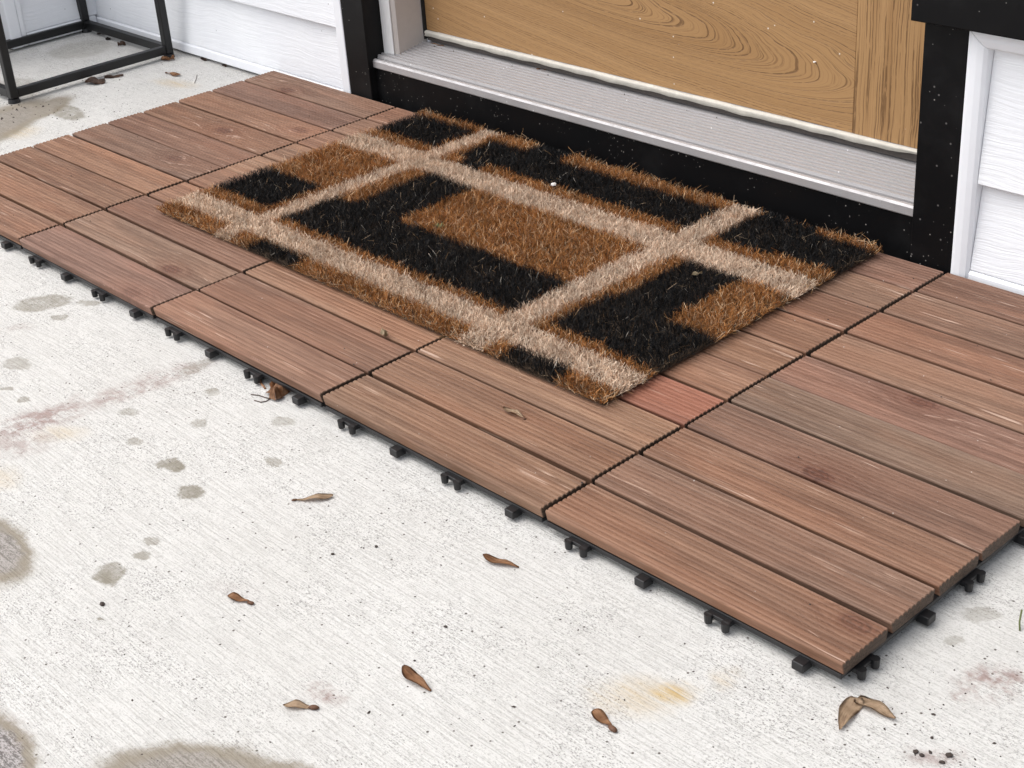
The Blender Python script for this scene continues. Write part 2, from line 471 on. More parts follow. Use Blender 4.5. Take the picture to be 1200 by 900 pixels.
zs = [.004, .099, .244]
wr, inv = siding_wall("low white siding panel right of the black post, below the black board", 1.2228, 3.2, zs, zt=.2575)
def trim_piece(name, rings):
    """mitred channel: each ring is the cross-section at one end (outer edge, face, inner edge)"""
    n = len(rings[0])
    me = bpy.data.meshes.new(name)
    me.from_pydata([p for r in rings for p in r], [], [(i, (i + 1) % n, n + (i + 1) % n, n + i) for i in range(n)] + [tuple(range(n)), tuple(range(n, 2 * n))])
    bm = bmesh.new(); bm.from_mesh(me); bmesh.ops.recalc_face_normals(bm, faces=bm.faces); bm.to_mesh(me); bm.free()
    return me
TC = [(0, .622), (0, .6010), (.0012, .5992), (.0045, .5984), (.0110, .5990), (.0168, .6012), (.0196, .6050), (.0200, .622)]   # distance from outer edge, y
o = link("edge_channel", trim_piece("edge_channel", [[(1.2025 + u, y, -.019) for u, y in TC], [(1.2025 + u, y, .2585 - u) for u, y in TC]]), M['trim'], wr); o.matrix_parent_inverse = inv
o = link("top_channel", trim_piece("top_channel", [[(1.2030 + u, y, .2587 - u) for u, y in TC], [(3.2, y, .2587 - u) for u, y in TC]]), M['trim'], wr); o.matrix_parent_inverse = inv
o = link("starter_strip", extrude_profile("starter_strip", [(.6035, -.0190), (.6020, -.0175), (.6025, .001), (.6050, .0038), (.618, .0038), (.618, -.0190)], 1.2226, 3.2), M['trim'], wr)
o.matrix_parent_inverse = inv

# side wall at the far left, facing +x
ws = thing("siding_wall", "short white side wall behind the black iron stand at the far left", "wall", (-.55, .5, G))
inv = Matrix.Translation(-Vector(ws.location))
o = box("wall_sheathing", (-.68, -.567, .4360, .6200, G + .004, 2.4), M['jambw'], ws); o.matrix_parent_inverse = inv
zs = [.0] + [.105 + .115 * i for i in range(20)]
for a, b in zip(zs[:-1], zs[1:]):
    o = link("siding_board", extrude_profile("siding_board", course_profile(-.550, a, b, -1), .4655, .6135, 'y'), M['sidy'], ws); o.matrix_parent_inverse = inv
o = box("starter_strip", (-.562, -.5475, .4655, .6015, -.0212, -.0005), M['trim'], ws, .0015); o.matrix_parent_inverse = inv
o = box("corner_trim", (-.690, -.5455, .4335, .4545, -.021, 2.4), M['trim'], ws, .002); o.matrix_parent_inverse = inv
o = box("edge_channel", (-.566, -.5475, .4550, .4650, -.021, 2.4), M['trim'], ws, .002); o.matrix_parent_inverse = inv

# grey stone pier glimpsed past the corner
pier = thing("stone_pier", "rough grey stone pier past the white corner trim at the far left", "pier", (-.72, .30, G))
inv = Matrix.Translation(-Vector(pier.location))
zb = G
k = 0
while zb < 1.0:
    hgt = .085 + .03 * rng.random()
    ya = .18
    while ya < .41:
        wd = min(.07 + .06 * rng.random(), .431 - ya)
        if .431 - ya - wd < .03: wd = .431 - ya
        xo = rng.uniform(-.004, .004)
        o = box("stone", (-.84, -.615 + xo, ya + .002, ya + wd - .002, zb + .002, zb + hgt - .003), M['stone'], pier, .005)
        o.matrix_parent_inverse = inv
        ya += wd
    zb += hgt
o = box("mortar_core", (-.834, -.623, .187, .426, G + .002, zb - .006), M['stone'], pier, 0); o.matrix_parent_inverse = inv

# ------------------------------------------------------------------ door surround, sill and leaf
fr = thing("door_frame", "black posts and kick board around the door with a ribbed aluminium sill", "door frame", (.69, .62, G))
inv = Matrix.Translation(-Vector(fr.location))
def fpart(o): o.matrix_parent_inverse = inv; return o
fpart(box("post", (.1900, .2400, .6000, .6600, G + .003, 2.2), M['postp'], fr, .0008))
fpart(box("post", (1.1530, 1.2020, .6000, .6600, G + .003, 2.2), M['black'], fr, .0008))
fpart(box("head_board", (.2402, 1.1528, .6000, .6600, 2.06, 2.2), M['black'], fr))
fpart(box("kick_board", (.2403, 1.1527, .6120, .6900, G + .003, .0430), M['black'], fr, .0008))
# sill: nose, groove, then fine ribs climbing to the door
pr = [(.75, .045), (.6095, .0432), (.6085, .0445), (.6085, .0530), (.6100, .0556), (.6132, .0561), (.6136, .0510), (.6172, .0510), (.6176, .0566)]
y0, y1, za, zb_ = .6180, .6840, .0566, .0668
nrib = 10
for i in range(nrib):
    for du, dz in ((0, 0), (.10, .0030), (.50, .0030), (.60, 0)):
        u = y0 + (y1 - y0) * (i + du) / nrib
        pr.append((u, za + (zb_ - za) * (u - y0) / (y1 - y0) + dz))
pr += [(y1 + .0005, zb_ + .0008), (.7000, .0695), (.7005, .0665), (.75, .0665)]
sill = fpart(link("sill", extrude_profile("sill", pr, .2404, 1.1526), M['alu'], fr))
# left jamb
fpart(box("brickmould", (.2404, .2490, .6300, .6600, .0575, 2.06), M['jambw'], fr, .0015))
me = extrude_profile("casing", [(.2495, .6400), (.2510, .6335), (.2560, .6318), (.2650, .6322), (.2697, .6360), (.2697, .6895), (.2495, .6895)], .0612, 2.06, 'x')
for v in me.vertices: v.co = (v.co.y, v.co.z, v.co.x)      # swept along x, then stood up
fpart(link("casing", me, M['jamb'], fr))
fpart(box("casing_edge", (.2492, .2640, .6296, .6316, .0605, 2.06), M['jambw'], fr, .0006))

dr = thing("door", "closed oak grained door leaf above the aluminium sill", "door", (.70, .70, .07))
inv = Matrix.Translation(-Vector(dr.location))
def dpart(o): o.matrix_parent_inverse = inv; return o
YD = .688
dpart(box("bottom_rail", (.2725, 1.0120, YD, YD + .04, .0850, .3400), M['railh'], dr, .0005))
dpart(box("stile", (1.0125, 1.1500, YD - .0004, YD + .04, .0850, 2.05), M['railv'], dr, .0006))
dpart(box("door_panel", (.2725, 1.0120, YD + .006, YD + .038, .3405, 2.05), M['railh'], dr, .001))
bm = bmesh.new()
N = 60
prev = None
for i in range(N + 1):
    x = .2725 + (1.1505 - .2725) * i / N
    t = i / N
    low = .0774 + .0006 * math.sin(i * 1.7) + .0005 * math.sin(i * .43) + (.0045 * max(0, (t - .86) / .10) if t < .96 else .0045 - .0005)
    yy = YD - .0035 + .0006 * math.sin(i * .9)
    ring = [bm.verts.new(p) for p in ((x, yy + .003, .0848), (x, yy - .0010, .0842), (x, yy - .0022, .0818), (x, yy - .001, (low + .083) / 2), (x, yy - .0025, low), (x, yy + .004, low))]
    if prev:
        for a in range(len(ring) - 1): bm.faces.new((prev[a], ring[a], ring[a + 1], prev[a + 1]))
    prev = ring
bmesh.ops.recalc_face_normals(bm, faces=bm.faces)
dpart(link("door_sweep", me_from(bm, "door_sweep", True), M['sweep'], dr))
dpart(box("sweep_fin", (.2726, 1.1503, YD - .0006, YD + .010, .0700, .0790), M['rubber'], dr, .0004))
dpart(box("weather_strip", (.2703, .2723, YD - .0055, YD + .02, .072, 2.05), M['dark'], dr, .0003))

tag(box("trim_board", (1.1465, 3.2, .5840, .5985, .2600, 2.2), M['black'], None, .0012),
    "wide black board crossing the right post above the low white siding", "trim board")

# ------------------------------------------------------------------ deck tiles
SL, SW, ST = .2950, .0558, .0112
_slat = {}
def slat_mesh(depth, wfac=1.0):
    key = (round(depth, 5), round(wfac, 3))
    if key in _slat: return _slat[key]
    W = SW * wfac
    prof = []
    hw = W / 2
    prof += [(-hw + .0026, -ST), (-hw + .0018, -ST + .0006), (-hw, -.0020), (-hw + .0004, -.0009), (-hw + .0013, -.0001)]
    nr_ = 9
    a, b = -hw + .0026, hw - .0026
    for i in range(nr_):
        c0 = a + (b - a) * i / nr_
        p = (b - a) / nr_
        prof += [(c0 + p * .03, -depth), (c0 + p * .14, -depth * .35), (c0 + p * .26, -depth * .08), (c0 + p * .5, 0), (c0 + p * .74, -depth * .08), (c0 + p * .86, -depth * .35)]
        prof += [(c0 + p * .97, -depth)]
    prof += [(hw - .0013, -.0001), (hw - .0004, -.0009), (hw, -.0020), (hw - .0018, -ST + .0006), (hw - .0026, -ST)]
    prof = sorted(prof[:0]) + prof
    me = extrude_profile("slat", prof, -SL / 2, SL / 2)
    bm = bmesh.new(); bm.from_mesh(me)
    # soften the sawn ends
    caps = [f for f in bm.faces if abs(f.normal.x) > .9]
    for f in caps:
        r = bmesh.ops.inset_region(bm, faces=[f], thickness=.0006, depth=0)
    for v in bm.verts:
        pass
    for f in [f for f in bm.faces if abs(f.normal.x) > .9 and len(f.verts) > 8]:
        for v in f.verts: v.co.x += .0005 * (1 if f.normal.x > 0 else -1)
    bm.to_mesh(me); bm.free()
    me.materials.append(M['wood'])
    _slat[key] = me
    return me

bm = bmesh.new()
hb = .1470
add_box(bm, -hb, hb, -hb, hb, -.0160, -.0118, .0006)
for i in range(6):
    for j in range(6):
        x, y = -.130 + .052 * i, -.130 + .052 * j
        add_box(bm, x - .006, x + .006, y - .006, y + .006, G + .0002, -.0162)
base_me = me_from(bm, "tile_base")
# clips: a square tab, and a pair of pegs
def tab_mesh():
    bm = bmesh.new()
    add_box(bm, -.0052, .0052, -.0068, .0045, -.0208, -.0134, .0008)
    add_box(bm, -.0045, .0045, .004, .012, -.0185, -.0135)
    return me_from(bm, "tab")
def peg_mesh():
    bm = bmesh.new()
    for s_ in (-1, 1):
        r = bmesh.ops.create_cone(bm, segments=10, radius1=.0031, radius2=.0036, depth=.0078, cap_ends=True)
        for v in r['verts']: v.co += Vector((s_ * .0082, -.0040, -.0174))
        add_box(bm, s_ * .0082 - .0028, s_ * .0082 + .0028, -.0040, .010, -.0180, -.0134, .0006)
    add_box(bm, -.0060, .0060, -.0030, .010, -.0172, -.0136, .0005)
    return me_from(bm, "peg")
tab_me, peg_me = tab_mesh(), peg_mesh()

BASES = [(.262, .150, .096), (.250, .141, .090), (.266, .162, .107), (.236, .146, .101), (.276, .155, .096), (.230, .131, .086), (.248, .148, .108)]
KNOTS = []
def knot_at(px, py, s=1.0):
    p = ground_pt(px, py, 0)
    KNOTS.append((p.x, p.y, s))
for k_ in ((957, 556, 1), (1083, 470, .8), (201, 315, .9), (336, 105, .7), (290, 127, .8), (350, 152, .6), (262, 152, .7), (205, 185, .5),
           (760, 631, .6), (826, 649, .8), (1004, 730, .6), (150, 345, .4)):
    knot_at(*k_)
names = {
 (0, 0): "front row deck tile at the left edge of the photo, partly cut off",
 (1, 0): "front row deck tile just left of the mat's near left corner",
 (2, 0): "front row deck tile before the mat's left half, brown leaf under its edge",
 (3, 0): "front row deck tile before the mat's near right corner, curled seed on it",
 (4, 0): "front row deck tile at the deck's near right corner",
 (0, 1): "back row deck tile at the far left against the white siding",
 (1, 1): "back row deck tile under the mat's left end beside the black left post",
 (2, 1): "back row deck tile hidden under the middle of the mat",
 (3, 1): "back row deck tile under the mat's right end by the right black post",
 (4, 1): "back row deck tile at the far right below the low white siding"}
tint_over = {(3, 0, 3): (.300, .138, .092), (4, 0, 0): (.270, .156, .102), (4, 0, 1): (.225, .142, .097), (4, 0, 2): (.265, .152, .098), (4, 0, 3): (.232, .142, .100), (4, 0, 4): (.235, .156, .113), (4, 1, 0): (.240, .142, .100), (3, 0, 0): (.252, .156, .098), (3, 0, 1): (.256, .148, .095), (3, 0, 2): (.296, .182, .116), (3, 0, 4): (.295, .170, .108), (3, 1, 0): (.296, .170, .106), (3, 1, 1): (.285, .157, .098), (1, 0, 1): (.258, .170, .116), (2, 0, 0): (.240, .140, .095)}
for (i, j), lab in names.items():
    cx, cy_ = .15 + .3 * i, .15 + .298 * j
    yaw = rng.uniform(-.0022, .0022)
    t = thing("deck_tile", "reddish " + lab, "deck tile", (cx, cy_, 0), (0, 0, yaw), "interlocking wooden deck tiles laid before the door")
    gd = .0007 if (i in (1, 2) and j == 0) else (.0013 if i < 3 else .0015)
    for k in range(5):
        wf = 1.0 if rng.random() < .75 else .985
        o = link("slat", slat_mesh(gd, wf), None, t, (rng.uniform(-.0006, .0006), -.12 + .06 * k + rng.uniform(-.0007, .0007), rng.uniform(-.0005, .0003)),
                 (rng.uniform(-.006, .006), rng.uniform(-.0012, .0012), rng.uniform(-.0022, .0022)))
        c = tint_over.get((i, j, k)) or rng.choice(BASES)
        f = rng.uniform(.78, .95)
        o.color = (c[0] * f, c[1] * f * rng.uniform(.965, .995), c[2] * f * rng.uniform(.96, 1.0), 1)
        kn = (9.0, 9.0, 0.0)
        for (kx, ky, ks) in KNOTS:
            lx, ly = kx - cx, ky - (cy_ - .12 + .06 * k)
            if abs(lx) < .148 and abs(ly) < .029: kn = (lx, max(-.02, min(.02, ly)), ks)
        o['knot'] = kn
    link("base", base_me, M['plastic'], t)
    if j == 0:      # front edge
        for xx, tp in ((-.065 + .0, 'p'), (.0 + .005, 't'), (.087 - .0, 'p'), (.160 - .0, 't')):
            pass
        for lx, kind in ((-.108, 'p'), (-.037, 't'), (.039, 'p'), (.115, 't')):
            link("tab" if kind == 't' else "peg", tab_me if kind == 't' else peg_me, M['plastic'], t, (lx, -.1485, 0))
    if i == 4:      # right edge
        for ly, kind in ((-.122, 'p'), (-.046, 't'), (.016, 'p'), (.090, 't')):
            link("tab" if kind == 't' else "peg", tab_me if kind == 't' else peg_me, M['plastic'], t, (.1485, ly, 0), (0, 0, math.pi / 2))

# ------------------------------------------------------------------ coir mat
BLK = [(.366,.489,.238,.319),(.366,.494,.500,.573),(.543,.925,.499,.562),(.562,.602,.478,.500),(.602,.662,.560,.592),(.530,.925,.229,.311),(.562,.645,.309,.437),
       (.978,1.060,.233,.320),(.988,1.060,.318,.438),(1.058,1.136,.229,.313),(.968,1.046,.497,.586),(1.044,1.125,.507,.574),
       (.566,.651,.146,.175),(.988,1.063,.146,.177)]
BEI = [(.36,1.14,.1795,.2135),(.36,1.14,.4355,.4755),(.5015,.5265,.14,.60),(.9285,.9625,.14,.60)]
X0, X1, Y0, Y1 = .371, 1.124, .1535, .588
mt = thing("doormat", "coir doormat with black and rust blocks and crossing beige stripes", "doormat", ((X0 + X1) / 2, (Y0 + Y1) / 2, 0))
inv = Matrix.Translation(-Vector(mt.location))
bm = bmesh.new(); add_box(bm, X0 + .003, X1 - .003, Y0 + .003, Y1 - .003, .0012, .0055, .001)
o = link("backing", me_from(bm, "backing"), M['backing'], mt); o.matrix_parent_inverse = inv

R_EXP = .0012
def inr(x, y, R):
    a = np.zeros(len(x), bool)
    for r in R: a |= (x > r[0] - R_EXP) & (x < r[1] + R_EXP) & (y > r[2] - R_EXP) & (y < r[3] + R_EXP)
    return a
def fibres(name, n, sel, tone, hmin, hmax, tilt, wid, bend):
    x = nr.uniform(X0, X1, n); y = nr.uniform(Y0, Y1, n)
    # ragged colour borders
    jx = x + nr.normal(0, .0009, n) + .0012 * np.sin(y * 190 + 9 * np.sin(y * 37)); jy = y + nr.normal(0, .0009, n) + .0012 * np.sin(x * 170 + 9 * np.sin(x * 31))
    keep = sel(jx, jy)
    x, y = x[keep], y[keep]
    n = len(x)
    h = nr.uniform(hmin, hmax, n) * (1 + .10 * np.sin(x * 61 + y * 40) * np.sin(y * 77))
    az = nr.uniform(0, 2 * np.pi, n)
    tl = np.abs(nr.normal(0, tilt, n))
    dx, dy = np.cos(az) * tl, np.sin(az) * tl
    ed = .010
    for q, lo, hi, arr in ((x, X0, X1, 'x'), (y, Y0, Y1, 'y')):
        f = np.clip((lo + ed - q) / ed, 0, 1) * -.6 + np.clip((q - hi + ed) / ed, 0, 1) * .6
        if arr == 'x': dx = dx + f
        else: dy = dy + f
    edge = np.minimum(np.minimum(x - X0, X1 - x), np.minimum(y - Y0, Y1 - y))
    h = h * np.clip(.62 + edge / .012, .62, 1.0)
    d = np.stack([dx, dy, np.ones(n)], 1); d /= np.linalg.norm(d, axis=1)[:, None]
    base = np.stack([x, y, np.full(n, .0045)], 1)
    bz_ = np.stack([np.cos(az + 1.3), np.sin(az + 1.3), np.zeros(n)], 1) * (bend * h)[:, None] * nr.uniform(-1, 1, n)[:, None]
    mid = base + d * (h * .55)[:, None] + bz_ * .4
    tip = base + d * h[:, None] - bz_ * .7 - np.stack([np.zeros(n), np.zeros(n), tl * h * .25], 1)
    tip[:, 2] = np.maximum(tip[:, 2], .0012)
    a2 = nr.uniform(0, np.pi, n)
    wv = np.stack([np.cos(a2), np.sin(a2), nr.uniform(-.3, .3, n)], 1) * (wid * nr.uniform(.6, 1.3, n))[:, None]
    V = np.empty((n, 6, 3))
    V[:, 0] = base - wv; V[:, 1] = base + wv; V[:, 2] = mid - wv * .85; V[:, 3] = mid + wv * .85; V[:, 4] = tip - wv * .45; V[:, 5] = tip + wv * .45
    idx = np.arange(n)[:, None] * 6
    F = np.concatenate([idx + np.array([0, 1, 3, 2]), idx + np.array([2, 3, 5, 4])], 1).reshape(-1)
    me = bpy.data.meshes.new(name)
    me.vertices.add(n * 6); me.vertices.foreach_set("co", V.reshape(-1))
    me.loops.add(n * 8); me.loops.foreach_set("vertex_index", F.astype(np.int32))
    me.polygons.add(n * 2); me.polygons.foreach_set("loop_start", (np.arange(n * 2) * 4).astype(np.int32))
    me.update(calc_edges=True)
    at = me.color_attributes.new("tone", 'FLOAT_COLOR', 'POINT')
    T = np.array(tone)
    pick = nr.choice(len(T), n, p=[t_[3] for t_ in tone])
    col = T[pick][:, :3] * nr.uniform(.65, 1.3, n)[:, None] * (1 + .16 * np.sin(x * 83 + 3 * np.sin(y * 61)) * np.sin(y * 97 + 2 * np.sin(x * 47)))[:, None]
    ca = np.ones((n, 6, 4)); ca[:, :, :3] = col[:, None, :]
    at.data.foreach_set("color", ca.reshape(-1))
    o = link(name, me, M['fibre'], mt); o.matrix_parent_inverse = inv
    o['kind'] = 'stuff'
    return o
isbei = lambda x, y: inr(x, y, BEI)
isblk = lambda x, y: inr(x, y, BLK) & ~isbei(x, y)
isbrn = lambda x, y: ~inr(x, y, BLK) & ~isbei(x, y)
BT = [(.31, .118, .030, .44), (.46, .215, .072, .24), (.10, .036, .011, .22), (.72, .50, .30, .10)]
KT = [(.004, .004, .0045, .76), (.010, .0095, .0095, .20), (.045, .04, .036, .035), (.50, .45, .38, .005)]
ET = [(.64, .48, .355, .58), (.80, .65, .50, .3), (.36, .22, .14, .12)]
fibres("brown_pile", 170000, isbrn, BT, .0075, .0130, .58, .00027, .7)
fibres("black_pile", 170000, isblk, KT, .008, .0130, .52, .00027, .6)
fibres("beige_pile", 230000, isbei, ET, .0075, .0110, .72, .00034, .6)
# loose ends straggling past the border
edgesel = lambda x, y: (np.minimum(np.minimum(x - X0, X1 - x), np.minimum(y - Y0, Y1 - y)) < .004) & ~isblk(x, y)
fibres("edge_fringe", 60000, edgesel, [(.40, .22, .09, .5), (.66, .50, .34, .3), (.16, .07, .03, .2)], .009, .019, .8, .00022, 1.0)
# long stray fibres of pale coir lying over the pile
allx = lambda x, y: ~isbei(x, y)
fibres("stray_fibres", 1300, allx, [(.55, .40, .26, .7), (.40, .24, .12, .3)], .010, .016, 1.1, .00020, .9)

# ------------------------------------------------------------------ iron plant stand
st = thing("plant_stand", "black square tube iron stand on the concrete beside the white siding", "plant stand", (-.40, .435, G))
inv = Matrix.Translation(-Vector(st.location))
LX, RX, FY, BY = -.5540, -.2700, .2870, .5850   # outer faces
TW = .0135
for (x, y) in ((RX - TW, FY), (RX - TW, BY - TW), (LX, BY - TW), (LX, FY)):
    o = box("leg", (x, x + TW, y, y + TW, -.0172, .62), M['iron'], st, .0018); o.matrix_parent_inverse = inv
    bm = bmesh.new()
    r = bmesh.ops.create_cone(bm, segments=16, radius1=.0098, radius2=.0086, depth=.0066, cap_ends=True)
    for v in r['verts']: v.co += Vector((x + TW / 2, y + TW / 2, G + .0034))
    o2 = link("foot", me_from(bm, "foot"), M['plastic'], st); o2.matrix_parent_inverse = inv
for z0 in (-.0165, .60):
    for dims in ((RX - TW + .0005, RX - .0008, FY + TW, BY - TW, z0, z0 + .0135), (LX + .0008, LX + TW - .0005, FY + TW, BY - TW, z0, z0 + .0135),
                 (LX + TW, RX - TW, FY + .0008, FY + TW - .0005, z0, z0 + .0135), (LX + TW, RX - TW, BY - TW + .0005, BY - .0008, z0, z0 + .0135)):
        o = box("rail", dims, M['iron'], st, .0014); o.matrix_parent_inverse = inv

# ------------------------------------------------------------------ maple seeds, leaves, debris
def wing_mesh(L, W, curl=.15, twist=.2, rise=.0015, sd=0, wide=.68, root=.14):
    r = random.Random(sd)
    bm = bmesh.new()
    N, K = 14, 4
    rows = []
    for i in range(N + 1):
        t = i / N
        wt = W * 1.38 * (math.sin(math.pi * min(1, t ** (math.log(.5) / math.log(wide)))) ** .7 * (1 - root) + root * (1 - t))
        if i == N: wt = W * .12
        cx = L * t
        cyc = curl * L * (t * t - t) + r.uniform(-.01, .01) * L * .3
        row = []
        for k in range(K + 1):
            s_ = k / K - .5
            z = rise + .0010 * math.sin(t * 9 + sd) + twist * s_ * wt * math.sin(t * 5 + sd) + .0008 * (s_ * 2) ** 2 + .0018 * t * r.uniform(.7, 1)
            row.append(bm.verts.new((cx, cyc + s_ * wt, z)))
        rows.append(row)
    for a, b in zip(rows[:-1], rows[1:]):
        for k in range(K): bm.faces.new((a[k], b[k], b[k + 1], a[k + 1]))
    geo = bmesh.ops.solidify(bm, geom=bm.faces[:], thickness=.0004)
    zmin = min(v.co.z for v in bm.verts)
    for v in bm.verts: v.co.z -= zmin - .0002
    bmesh.ops.recalc_face_normals(bm, faces=bm.faces)
    return me_from(bm, "wing", True)
def seed_mesh(R, sd=0):
    bm = bmesh.new()
    bmesh.ops.create_icosphere(bm, subdivisions=2, radius=1)
    r = random.Random(sd)
    for v in bm.verts:
        f = 1 + r.uniform(-.08, .08)
        v.co = Vector((v.co.x * R * 1.15 * f, v.co.y * R * .62 * f, v.co.z * R * .45 * f + R * .45))
    return me_from(bm, "seed_case", True)
def maple_seed(lab, seed, tips, wpx, z=G, mat='samara', sr=.0032, curl=.15, sd=1, grp="fallen maple seeds on the concrete", wide=.68, root=.14):
    a = ground_pt(*seed, z)
    t = thing("maple_seed", lab, "maple seed", (a.x, a.y, z), group=grp)
    for q, (tx, ty) in enumerate(tips):
        b = ground_pt(tx, ty, z)
        d = b - a
        L = d.length
        link("wing", wing_mesh(L, wpx, curl * (1 if q == 0 else -1), .2, sd=sd + q, wide=wide, root=root), M[mat], t, (0, 0, .0003), (0, 0, math.atan2(d.y, d.x)))
        if sr:
            link("seed_case", seed_mesh(sr, sd + q), M['seed'], t, (0, 0, 0), (0, 0, math.atan2(d.y, d.x) + .3 * q))
    return t
maple_seed("long pale brown maple wing lying flat left of centre, nearest below the deck edge", (345, 587), [(391, 583)], .0072, sr=.0022, sd=3, mat='samp')
maple_seed("reddish maple wing with a thin tail right of centre under the deck edge", (608, 666), [(566, 655)], .0078, sr=0, sd=5, curl=-.1)
maple_seed("small brown maple seed on its own in the left middle of the concrete", (294, 708), [(267, 701)], .0058, sr=.0030, sd=7)
maple_seed("tan maple seed with a round head beside a small purple smear", (368, 831), [(332, 829)], .0062, sr=.0036, sd=9, mat='samp')
maple_seed("broad brown maple wing tapering down right, low centre of the concrete", (505, 811), [(473, 785)], .0090, sr=0, sd=11, curl=-.15)
maple_seed("curled dark maple seed left of the rust stain at the bottom", (718, 856), [(694, 836)], .0072, sr=.0038, sd=13)
maple_seed("pale double winged maple seed below the deck's near right corner", (1004, 820), [(984, 858), (1049, 846)], .0115, sr=0, sd=15, mat='samp', curl=.12, wide=.36, root=.5)
maple_seed("small brown maple seed on the concrete left of the deck by the stand", (195, 86), [(212, 90)], .0080, sr=.0028, sd=17)
maple_seed("dark maple seed at the left end of the aluminium sill", (506, 52), [(520, 56)], .0065, z=.0665, sr=.0028, sd=19, grp="maple seeds on the door sill")
maple_seed("thin stalked seed on the sill left of centre, by the door bottom", (631, 82), [(649, 85)], .0030, z=.0665, sr=.0032, sd=21, grp="maple seeds on the door sill")
maple_seed("curled papery maple seed lying on a slat before the mat", (614, 491), [(590, 481)], .0070, z=.0002, sr=.0022, sd=23, mat='samp', grp=None)

def crumple(name, lab, cat, px, z, L, W, mat, ang, hgt=.006, sd=0, group=None, folds=3):
    r = random.Random(sd)
    bm = bmesh.new()
    N, K = 12, 8
    rows = []
    ph = [r.uniform(0, 6) for _ in range(6)]
    for i in range(N + 1):
        t = i / N
        wt = max(.06, math.sin(math.pi * t) ** .8 * (1 + .22 * math.sin(t * 17 + ph[0])))
        row = []
        for k in range(K + 1):
            s_ = k / K * 2 - 1
            zz = hgt * (.5 + .5 * math.sin(folds * s_ + ph[1] + t * 3)) * (.4 + .6 * abs(math.sin(t * 5 + ph[2]))) + hgt * .25 * math.sin(9 * t + 5 * s_ + ph[3])
            row.append(bm.verts.new((L * (t - .5) + r.uniform(-1, 1) * .02 * L, s_ * W / 2 * wt * (1 + .12 * r.uniform(-1, 1)), zz)))
        rows.append(row)
    for a, b in zip(rows[:-1], rows[1:]):
        for k in range(K): bm.faces.new((a[k], b[k], b[k + 1], a[k + 1]))
    bmesh.ops.solidify(bm, geom=bm.faces[:], thickness=.0004)
    zm = min(v.co.z for v in bm.verts)
    for v in bm.verts: v.co.z -= zm - .0002
    bmesh.ops.recalc_face_normals(bm, faces=bm.faces)
    o = link(name, me_from(bm, name, True), M[mat])
    p = ground_pt(*px, z)
    o.location = (p.x, p.y, z)
    o.rotation_euler = (0, 0, math.radians(ang))
    return tag(o, lab, cat, group)
crumple("dry_leaf", "curled orange brown leaf poking out from under the deck's front edge", "leaf", (325, 462), G, .034, .020, 'leafo', -38, .010, 2)
crumple("dry_leaf", "pale tan leaf scrap standing in the gap before the mat", "leaf", (450, 393), 0, .013, .007, 'tan', -30, .006, 4)
crumple("dry_leaf", "dark crumpled leaf on the concrete before the stand's near rail", "leaf", (112, 98), G, .034, .020, 'leafd', 40, .007, 6)
crumple("dry_leaf", "thin dark leaf strip beside the crumpled leaf near the stand rail", "leaf", (134, 91), G, .030, .007, 'leafd', 62, .004, 8)
crumple("dry_leaf", "tan leaf tucked under the stand's foot by the siding", "leaf", (197, 71), G, .024, .014, 'samara', 35, .006, 10)
crumple("dry_leaf", "dark leaf scrap at the wall base right of the stand", "leaf", (239, 71), G, .014, .007, 'leafd', 10, .004, 12)
crumple("dry_leaf", "dark leaf scrap at the wall base next to the deck corner", "leaf", (263, 78), G, .013, .005, 'leafd', 0, .003, 14)
crumple("dry_leaf", "black leaf crumb behind the stand's back rail nearest its foot", "leaf", (119, 41), G, .016, .007, 'leafd', 30, .004, 16)
crumple("dry_leaf", "black leaf crumb in the middle of the stand's back side", "leaf", (127, 47), G, .009, .007, 'grit', 80, .004, 18)
crumple("dry_leaf", "dark curled leaf inside the stand near its back rail", "leaf", (143, 54), G, .014, .008, 'leafd', 80, .006, 20)
crumple("dry_leaf", "pale leaf chip lying on the black right block of the mat", "leaf", (817, 322), .0150, .011, .004, 'tan', 60, .003, 22)
for n_, (px_, lab_) in enumerate((((557, 60), "first dark crumb from the left along the sill by the door"), ((581, 64), "second dark crumb along the sill by the door"), ((615, 74), "third dark crumb along the sill, just left of the stalked seed"))):
    p = ground_pt(px_[0], px_[1], .0665)
    crumple("dry_leaf", lab_, "leaf", px_, .0670, .012, .006, 'leafd', 10 + 20 * n_, .004, 30 + n_, "crumbs on the door sill")

def tube(name, pts, r, mat):
    bm = bmesh.new()
    prev = None
    for i, p in enumerate(pts):
        p = Vector(p)
        d = (Vector(pts[min(i + 1, len(pts) - 1)]) - Vector(pts[max(i - 1, 0)])).normalized()
        u = d.cross(Vector((0, 0, 1))).normalized(); v = d.cross(u)
        ring = [bm.verts.new(p + (u * math.cos(a) + v * math.sin(a)) * r) for a in [k * math.pi / 3 for k in range(6)]]
        if prev:
            for k in range(6): bm.faces.new((prev[k], prev[(k + 1) % 6], ring[(k + 1) % 6], ring[k]))
        else: bm.faces.new(ring)
        prev = ring
    bm.faces.new(prev)
    bmesh.ops.recalc_face_normals(bm, faces=bm.faces)
    return link(name, me_from(bm, name, True), M[mat])
def gpts(lst, z=G, up=.0008): return [tuple(ground_pt(x, y, z) + Vector((0, 0, up + (q[0] if q else 0)))) for x, y, *q in lst]
tag(tube("twig", gpts([(294, 463), (303, 464), (312, 467), (319, 468)]), .0005, 'twig'), "upper of two thin dark stalks by the orange leaf under the deck", "twig", "stalks by the orange leaf")
tag(tube("twig", gpts([(298, 470), (306, 472), (312, 471), (318, 467)]), .0005, 'twig'), "lower bent dark stalk by the orange leaf under the deck", "twig", "stalks by the orange leaf")
tag(tube("twig", gpts([(304, 442), (306, 450), (311, 456)]), .0012, 'leafo'), "short orange stalk against the black clip under the deck", "twig")
